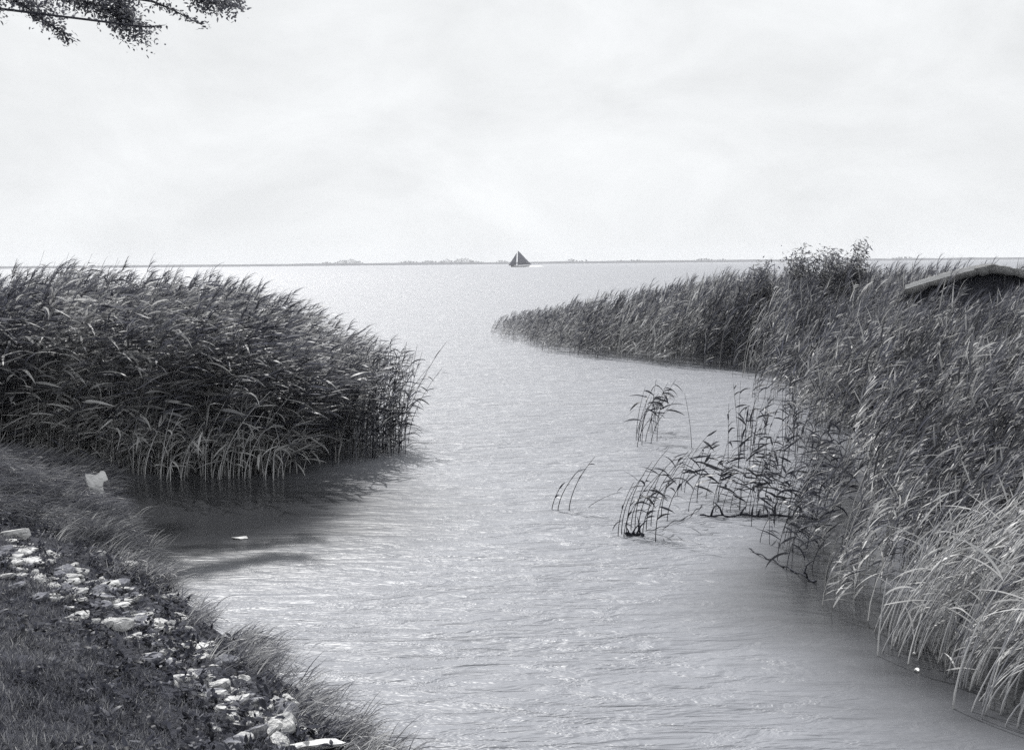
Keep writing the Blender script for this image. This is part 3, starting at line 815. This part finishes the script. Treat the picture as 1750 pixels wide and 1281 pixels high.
x, y, z, d = bank_points(9000, -8, 1, 3.2, 12, 1.1, 8, 57, 1.5)
scatter('clover', tw2, np.stack([x, y, z], -1), rng.uniform(0, 6.28, len(x)), rng.uniform(.5, 1.3, len(x)), rng.normal(-.05, .15, len(x)), M_WEED, 'tiny clover leaves mixed through the dark turf', 'clover')
# long grass along the water
tg = [blade_template(12, .23, .0060, .10, .6, .68, .35, 6) for _ in range(8)]
x, y, z, d = bank_points(18000, -9, 1, 5, 17, -.04, .42, 53, .3)
k = (vnoise(x * 1.5 + 3, y * 1.5, 33) > .38) & (rng.random(len(x)) < .8); x, y, z = x[k], y[k], z[k]
spots = [(215, 955, 40, 22), (185, 915, 45, 30), (120, 900, 45, 30), (280, 1000, 28, 12), (425, 1130, 38, 34), (410, 1100, 20, 14), (520, 1210, 30, 20), (588, 1258, 20, 20), (255, 985, 20, 12), (340, 1060, 15, 10)]
X, Y, Z = [x], [y], [z]
for a, b, s1, cnt in spots:
    for k in range(int(cnt * 1.7)):
        p = hit(a + random.gauss(0, s1 * .7), b + random.gauss(0, s1 * .4)); X.append([p[0]]); Y.append([p[1]]); Z.append([p[2]])
x, y, z = map(np.concatenate, (X, Y, Z))
print('long grass', len(x))
scatter('long_grass', tg, np.stack([x, y, np.maximum(z, -.02)], -1), rng.normal(-.1, .4, len(x)), rng.uniform(.6, 1.35, len(x)), rng.normal(0, .12, len(x)), M_GRASS, 'tufts of long grass along the edge of the left bank, blown to the right', 'grass')
# matted grass in front of the left reeds
tm = [blade_template(16, .32, .007, .12, 1.3, .52, .45, 6) for _ in range(8)]
x, y, z, d = bank_points(11000, -10, -3.5, 10.5, 17.5, .0, 7, 54, .2)
k = rng.random(len(x)) < np.interp(y, [10.5, 12.5], [.15, 1]); x, y, z = x[k], y[k], z[k]
print('mat', len(x))
scatter('matted_grass', tm, np.stack([x, y, z], -1), rng.normal(-.45, .35, len(x)), rng.uniform(.6, 1.3, len(x)), .3 * (vnoise(x * 2, y * 2, 39) - .5) + rng.normal(-.05, .1, len(x)), M_GRASS, 'long matted grass lying flat on the bank in front of the left reeds', 'grass')

# ---- overhanging tree at the upper left
def leafy(mb, P, rad, n, size, wind=.5, tone=.5, wr=.5):
    """small leaves hung around the polyline P"""
    P = np.asarray(P); m = len(P)
    for i in range(n):
        u = random.random() * (m - 1); k = min(int(u), m - 2); f = u - k
        c = P[k] * (1 - f) + P[k + 1] * f
        v = np.array([random.gauss(0, 1), random.gauss(0, 1), random.gauss(0, 1)]); 
        p = c + v * rad * (.4 + .6 * u / m)
        az = random.gauss(0, .9) if random.random() < wind else random.uniform(0, 6.28)
        add_leaf(mb, p, az, random.uniform(-1.1, .7), size * random.uniform(.6, 1.2), size * wr, random.uniform(-.3, .9), np.clip(tone + random.gauss(0, .2), 0, 1), 4)
DT = 18.0
troot = empty('tree', (-14.6, 18.9, max(-.1, float(ground_z(np.array([-14.6]), np.array([18.9]))[0]))))
tag(troot, 'leafy tree whose wind-blown twigs hang into the upper left corner', 'tree')
T0 = np.array(troot.location)
tb = MB()
trunkP = np.array([[0, 0, -.3], [.05, 0, 1], [.25, -.05, 2.6], [.5, 0, 4.2], [.7, .1, 5.8], [1.0, .1, 7.5], [1.1, 0, 9.2]]) * [1.2, 1.2, 1.2]
tb.tube(trunkP, [.30, .22, .18, .15, .12, .08, .03], .4, 10)
tb.build('trunk', M_BARK, troot)
lines = [([(-60, -30), (20, 0), (60, 30), (95, 55), (128, 82)], .05, 210, 'a'), ([(-60, 10), (-10, 25), (22, 38)], .10, 170, 'b'), ([(40, -40), (100, -5), (160, 12), (205, 30), (240, 68)], .11, 620, 'c'),
         ([(100, -60), (180, -25), (230, 5), (262, 28)], .16, 420, 'd'), ([(240, -60), (300, -15), (350, 15), (385, 38), (430, 32)], .09, 420, 'e'), ([(260, -30), (330, -18), (380, 0), (410, 20)], .10, 220, 'f'),
         ([(290, 30), (320, 42), (350, 58), (378, 72)], .035, 40, 'g'), ([(240, 28), (262, 30), (285, 24)], .02, 16, 'h'), ([(275, 70), (290, 69), (308, 67)], .012, 7, 'i'), ([(150, -40), (190, -10), (205, 25), (198, 50)], .08, 300, 'j'), ([(0, -60), (60, -30), (100, 0), (120, 12)], .14, 260, 'k'), ([(160, -70), (230, -35), (300, -10), (340, 12)], .13, 260, 'l'), ([(-80, -50), (-20, -20), (30, -2), (70, 15)], .12, 240, 'm')]
for pts, rad, n, _ in lines:
    P = np.array([pixd(a - 10, b - 13, DT + random.uniform(-.8, .8) * 0) for a, b in pts]) - T0
    P[:, 1] += random.uniform(-.9, .9)
    base = np.array([.9 + random.uniform(-.2, .2), .1, random.uniform(6.3, 8.2)])
    mid = (base + P[0]) / 2 + [0, 0, .5]
    Q = np.concatenate([[base, mid], P]); 
    b = MB(); b.tube(Q, np.linspace(.03, .004, len(Q)), .3, 5); limb = b.build('branch', M_BARK, troot)
    lf = MB(); leafy(lf, P, rad * 1.35, int(n * 3.6), .072, .5); lf.build('leaves', M_TREE, limb)
cr = MB()
for i in range(46):
    a = random.uniform(0, 6.28); el_ = random.uniform(-.2, 1.3); rr = random.uniform(1.2, 3.2)
    rr *= 1.25; c = np.array([.9 + rr * math.cos(a) * math.cos(el_) * .9, rr * math.sin(a) * math.cos(el_), 9.4 + rr * math.sin(el_) * .9])
    wpt = c + T0; cx, cy = px_of(wpt[0:1], wpt[1:2], wpt[2:3])
    if cx[0] > -60 and cy[0] > -60 and cx[0] < 1000: continue
    leafy(cr, [c - [.3, 0, .1], c + [.3, 0, -.1]], .33, 150, .09)
cr.build('crown', M_TREE, troot)

# ---- shrubs behind the right reed bed
def shrub(px, topy, D, w_px, label, nst=9, nleaf=900):
    p = pixd(px, 500, D); x0, y0 = float(p[0]), float(p[1])
    g = float(ground_z(np.array([x0]), np.array([y0]))[0]); g = max(g, -.05)
    top = pixd(px, topy, D)[2]; h = top - g; w = w_px * D / FPX / 2 * 1.25
    root = empty('shrub', (x0, y0, g)); tag(root, label, 'shrub', 'shrubs behind the right reed bed')
    sm = MB(); lm = MB()
    for k in range(nst):
        a = random.uniform(0, 6.28); e = w * random.uniform(.15, 1); hh = h * random.uniform(.58, 1.0) * (1 - .12 * (e / w))
        tx, ty = e * math.cos(a), e * math.sin(a)
        t = np.linspace(0, 1, 6)
        P = np.stack([tx * t + .14 * h * t ** 2, ty * t, hh * t ** .9], -1) - [.08 * h, 0, 0]
        sm.tube(P, np.linspace(.03, .005, 6), .4, 4)
        leafy(lm, P[1:], .16, int(nleaf * 1.7) // nst, .15, .85, .45, .26)
    sm.build('stems', M_BARK, root); lm.build('foliage', M_REED, root)
shrub(1376, 404, 31, 76, 'wind-swept bush, left half of the pair rising above the horizon', 16, 6200)
shrub(1448, 390, 31.5, 78, 'wind-swept bush, taller right half of the pair rising above the horizon', 19, 7800)
shrub(1302, 438, 33, 70, 'small bush lower and left of the pair, on the ridge of the right reeds', 14, 3600)

# ---- low thatched shed on the right
DS = 24.0
def wp(px, py, D=DS): return pixd(px, py, D)
e0 = wp(1556, 493); ap = wp(1700, 452.5); ex_ = 2 * ap[0] - e0[0]
shx, shy = float(ap[0]), DS
sg = 0.3
root = empty('shed', (shx, shy, sg)); tag(root, 'low thatched shed sunk behind the reeds at the right edge', 'shed')
hw = float(ap[0] - e0[0]); zr = float(ap[2] - sg); ze = float(e0[2] - sg); LEN = 5.0
wall = MB()
def box(mb, x0, x1, y0, y1, z0, z1, tone=.5):
    V = [(x, y, z) for z in (z0, z1) for y in (y0, y1) for x in (x0, x1)]
    mb.add(V, [[0, 2, 3, 1], [4, 5, 7, 6], [0, 1, 5, 4], [2, 6, 7, 3], [0, 4, 6, 2], [1, 3, 7, 5]], tone)
# gable wall of upright boards whose tops follow the roof
nb = 14; bw_ = (2 * hw - .5) / nb
for i in range(nb):
    xa = -hw + .25 + i * bw_
    zt = ze + (zr - ze) * (1 - (abs(xa + bw_ / 2) / hw) ** 1.25) - .06
    box(wall, xa, xa + bw_ - .004, .25 + .004 * (i % 2), .30 + .004 * (i % 2), 0, zt)
wall.build('gable_wall', M_DARKWOOD, root)
for xa in (-hw + .22, hw - .27):
    sw = MB(); box(sw, xa, xa + .05, .31, LEN, 0, ze - .1); sw.build('side_wall', M_DARKWOOD, root)
rf = MB(); K = 22; rngs = np.random.default_rng(5)
xs = np.linspace(-hw, hw, 2 * K + 1)
zt = ze + (zr - ze) * (1 - (np.abs(xs) / hw) ** 1.25)
ysr = np.linspace(0.0, LEN, 12)
V = []
for yy in ysr:
    for x_, z_ in zip(xs, zt): V.append((x_, yy + .03 * rngs.normal() * (yy < .1), z_ + .012 * rngs.normal()))
for yy in ysr:
    for x_, z_ in zip(xs, zt): V.append((x_, yy + .05, z_ - .17 + .02 * rngs.normal()))
m_ = len(xs); nn = m_ * len(ysr); F = []
for j in range(len(ysr) - 1):
    for i in range(m_ - 1):
        F.append([j * m_ + i, j * m_ + i + 1, (j + 1) * m_ + i + 1, (j + 1) * m_ + i]); F.append([nn + j * m_ + i, nn + (j + 1) * m_ + i, nn + (j + 1) * m_ + i + 1, nn + j * m_ + i + 1])
for i in range(m_ - 1):
    F.append([i, nn + i, nn + i + 1, i + 1]); j = (len(ysr) - 1) * m_; F.append([j + i, j + i + 1, nn + j + i + 1, nn + j + i])
for j in range(len(ysr) - 1):
    F.append([j * m_, (j + 1) * m_, nn + (j + 1) * m_, nn + j * m_]); i = m_ - 1; F.append([j * m_ + i, nn + j * m_ + i, nn + (j + 1) * m_ + i, (j + 1) * m_ + i])
rf.add(V, F, .5); rf.build('roof', M_THATCH, root)
bd = MB()
P = np.array([[x_, -.14, z_ + .02] for x_, z_ in zip(xs, zt) if x_ < -hw * .22])
for a, b in zip(P[:-1], P[1:]):
    V = [a + [0, 0, -.05], b + [0, 0, -.05], b + [0, 0, .04], a + [0, 0, .04], a + [0, .05, -.05], b + [0, .05, -.05], b + [0, .05, .04], a + [0, .05, .04]]
    bd.add(V, [[0, 1, 2, 3], [4, 7, 6, 5], [3, 2, 6, 7], [0, 4, 5, 1]], .5)
bd.build('barge_board', M_BOARD, root, False)

root.rotation_euler[2] = -math.atan2(shx, shy) + R(2.6)

# ---- sailing boat far out
DB = 930.0
b0 = pixd(889, 455, DB)
root = empty('sailing_boat', (b0[0], b0[1], 0), 0); tag(root, 'small dark two-sailed boat far out on the lake near the horizon', 'boat')
u = DB / FPX
hull = MB()
ns = 13; t = np.linspace(-1, 1, ns)
sec = np.array([(-1, 1), (-.85, .3), (-.45, -.1), (0, -.25), (.45, -.1), (.85, .3), (1, 1)])
V = []
for q in t:
    wv = 2.1 * (1 - abs(q) ** 2.6) + .12; sh = .8 + .6 * q * q
    for a, b in sec: V.append((q * 8.2 + .4, a * wv, max(b, -.3) * sh if b > 0 else b))
V = np.array(V); k = len(sec); F = [[i * k + j, (i + 1) * k + j, (i + 1) * k + j + 1, i * k + j + 1] for i in range(ns - 1) for j in range(k - 1)]
F += [[i * k, i * k + k - 1, (i + 1) * k + k - 1, (i + 1) * k] for i in range(ns - 1)]
hull.add(V, F, .5); hull.build('hull', M_HULL, root)
ms = MB(); ms.tube([[-2.0, 0, 1], [-1.9, 0, 7], [-1.8, 0, 13.4]], [.16, .13, .08], .5, 8); ms.build('mast', M_DARKWOOD, root)
def sail(name, pts, belly):
    """triangular sail a, b, c bellied to leeward, with real thickness"""
    a, b, c = [np.array(q, float) for q in pts]; n = 9; V = []
    for sgn in (0, .05):
        for i in range(n):
            for j in range(n):
                s_, r_ = i / (n - 1), j / (n - 1)
                p = a * (1 - s_) + (b * (1 - r_) + c * r_) * s_
                V.append(p + [0, belly * math.sin(math.pi * r_) * s_ ** .7 * math.sin(math.pi * min(s_, .96)) + sgn, 0])
    F = [[i * n + j, (i + 1) * n + j, (i + 1) * n + j + 1, i * n + j + 1] for i in range(n - 1) for j in range(n - 1)]
    F += [[n * n + f[3], n * n + f[2], n * n + f[1], n * n + f[0]] for f in F]
    m = MB(); m.add(V, F, .5); m.build(name, M_SAIL, root)
sail('foresail', [(-2.7, 0, 12.0), (-10.0, 0, 1.1), (-3.4, .6, 1.4)], -1.0)
sail('mainsail', [(-1.6, 0, 13.6), (-2.3, .1, 1.7), (9.5, 1.6, 1.9)], -1.3)
m = MB(); m.tube([[-1.9, 0, 1.6], [9.6, 1.6, 1.8]], [.12, .08], .5, 6); m.build('boom', M_DARKWOOD, root)
m = MB()
n = 26; a = np.linspace(0, 2 * np.pi, n, endpoint=False); rr = 1 + .3 * rng.uniform(-1, 1, n)
V = np.concatenate([np.stack([np.cos(a) * 7 * rr, np.sin(a) * 3.0 * rr, np.full(n, .02)], -1), np.stack([np.cos(a) * 4 * rr, np.sin(a) * 1.2 * rr, np.full(n, .85)], -1) + np.array([0, 0, 0])])
F = [[i, (i + 1) % n, n + (i + 1) % n, n + i] for i in range(n)] + [[n, n + i, n + i + 1, n + i + 2] for i in range(1, n - 2, 2)]
o = link('wake_foam', quads_mesh('wake_foam', V, F), M_FOAM, None); o.location = (b0[0] + 12.5, b0[1] - 2, 0)
tag(o, 'short white wash of foam at the right end of the far boat', 'foam', kind='stuff')

# ---- far shore and its trees
DF = 4100.0
uf = DF / FPX
xs = np.linspace(-2600, 2600, 260)
hz = 7.0 + 1.8 * vnoise(xs / 90, xs * 0, 3) + 1.2 * vnoise(xs / 25, xs * 0, 4)
V = []; 
for x_, h_ in zip(xs, hz): V += [(x_, DF - 25, -1), (x_, DF, h_), (x_, DF + 300, h_ * .8), (x_, DF + 340, -1)]
F = [[i * 4 + j, (i + 1) * 4 + j, (i + 1) * 4 + j + 1, i * 4 + j + 1] for i in range(len(xs) - 1) for j in range(3)]
tag(link('far_shore', quads_mesh('far_shore', V, F), M_SHORE), kind='structure')
def far_tree(cx, w, h, label):
    root = empty('far_tree', (cx, DF + 20, 3)); tag(root, label, 'tree', 'clumps of trees on the far shore')
    tk = MB(); cw = MB()
    nb_ = max(3, int(w / 9))
    for i in range(nb_):
        x_ = (i + .5) / nb_ * w - w / 2 + random.uniform(-2, 2); hh = h * (1 - (abs(x_) / (w / 2 + .1)) ** 1.7 * .65) * random.uniform(.75, 1.02)
        yy = random.uniform(-8, 8); tk.tube([[x_, yy, -2], [x_, yy, hh * .6]], [.5, .25], .4, 5)
        for k in range(90):
            a = random.uniform(0, 6.28); e = random.uniform(-1.2, 1.4); r = hh * .42 * random.uniform(.5, 1)
            p = np.array([x_ + r * math.cos(a) * math.cos(e), yy + r * math.sin(a) * math.cos(e), hh * .58 + r * math.sin(e)])
            add_leaf(cw, p, random.uniform(0, 6.28), random.uniform(-.8, .8), 2.6, 1.9, .6, random.random(), 3)
    tk.build('trunk', M_BARK, root); cw.build('crown', M_FAR, root)
fars = [(598, 50, 16, 'dark rounded clump of trees on the far shore, leftmost along the horizon'), (560, 36, 8, 'low clump of trees left of the dark rounded one on the far shore'),
        (700, 46, 9, 'low pale wood on the far shore midway between the rounded clump and the boat'), (735, 36, 10, 'small pale tree clump second left of the boat on the far shore'), (765, 30, 13, 'pale tree clump left of the tallest one near the boat'),
        (795, 34, 17, 'tallest pale tree clump on the far shore left of the boat'), (815, 30, 8, 'low trees between the tallest pale clump and the boat'), (860, 22, 9, 'small trees right beside the boat on the far shore'),
        (978, 22, 11, 'small tree clump just right of the boat on the far shore'), (1000, 20, 8, 'lower trees adjoining the clump right of the boat'), (1062, 14, 8, 'tiny trees on the far shore halfway to the bushes'),
        (1090, 40, 7, 'low strip of trees on the far shore halfway to the bushes'), (1205, 40, 9, 'low wood on the far shore above the right reed spit'), (1235, 20, 8, 'small trees next to the low wood above the right spit'), (1545, 44, 9, 'low pale wood on the far shore above the shed')]
for px_, wpx, hh, lab in fars:
    far_tree((px_ - 875) * uf, wpx * uf, hh * uf * .72, lab)

# ---- the air
bm = bmesh.new(); bmesh.ops.create_cube(bm, size=1.0)
me = bpy.data.meshes.new('haze'); bm.to_mesh(me); bm.free()
hm = bpy.data.materials.new('haze'); hm.use_nodes = True; nt = hm.node_tree; nt.nodes.clear()
pv = N(nt, 'ShaderNodeVolumePrincipled'); pv.inputs['Density'].default_value = 0.00012; pv.inputs['Color'].default_value = (.97, .98, 1, 1)
L(nt, pv.outputs[0], N(nt, 'ShaderNodeOutputMaterial').inputs['Volume'])
o = link('haze', me, hm); z0, z1 = -3.0, 48.0
o.scale = (12400, 7000, z1 - z0); o.location = (0, 2900, (z0 + z1) / 2)
tag(o, 'thin pale haze over the lake', 'haze', kind='stuff')
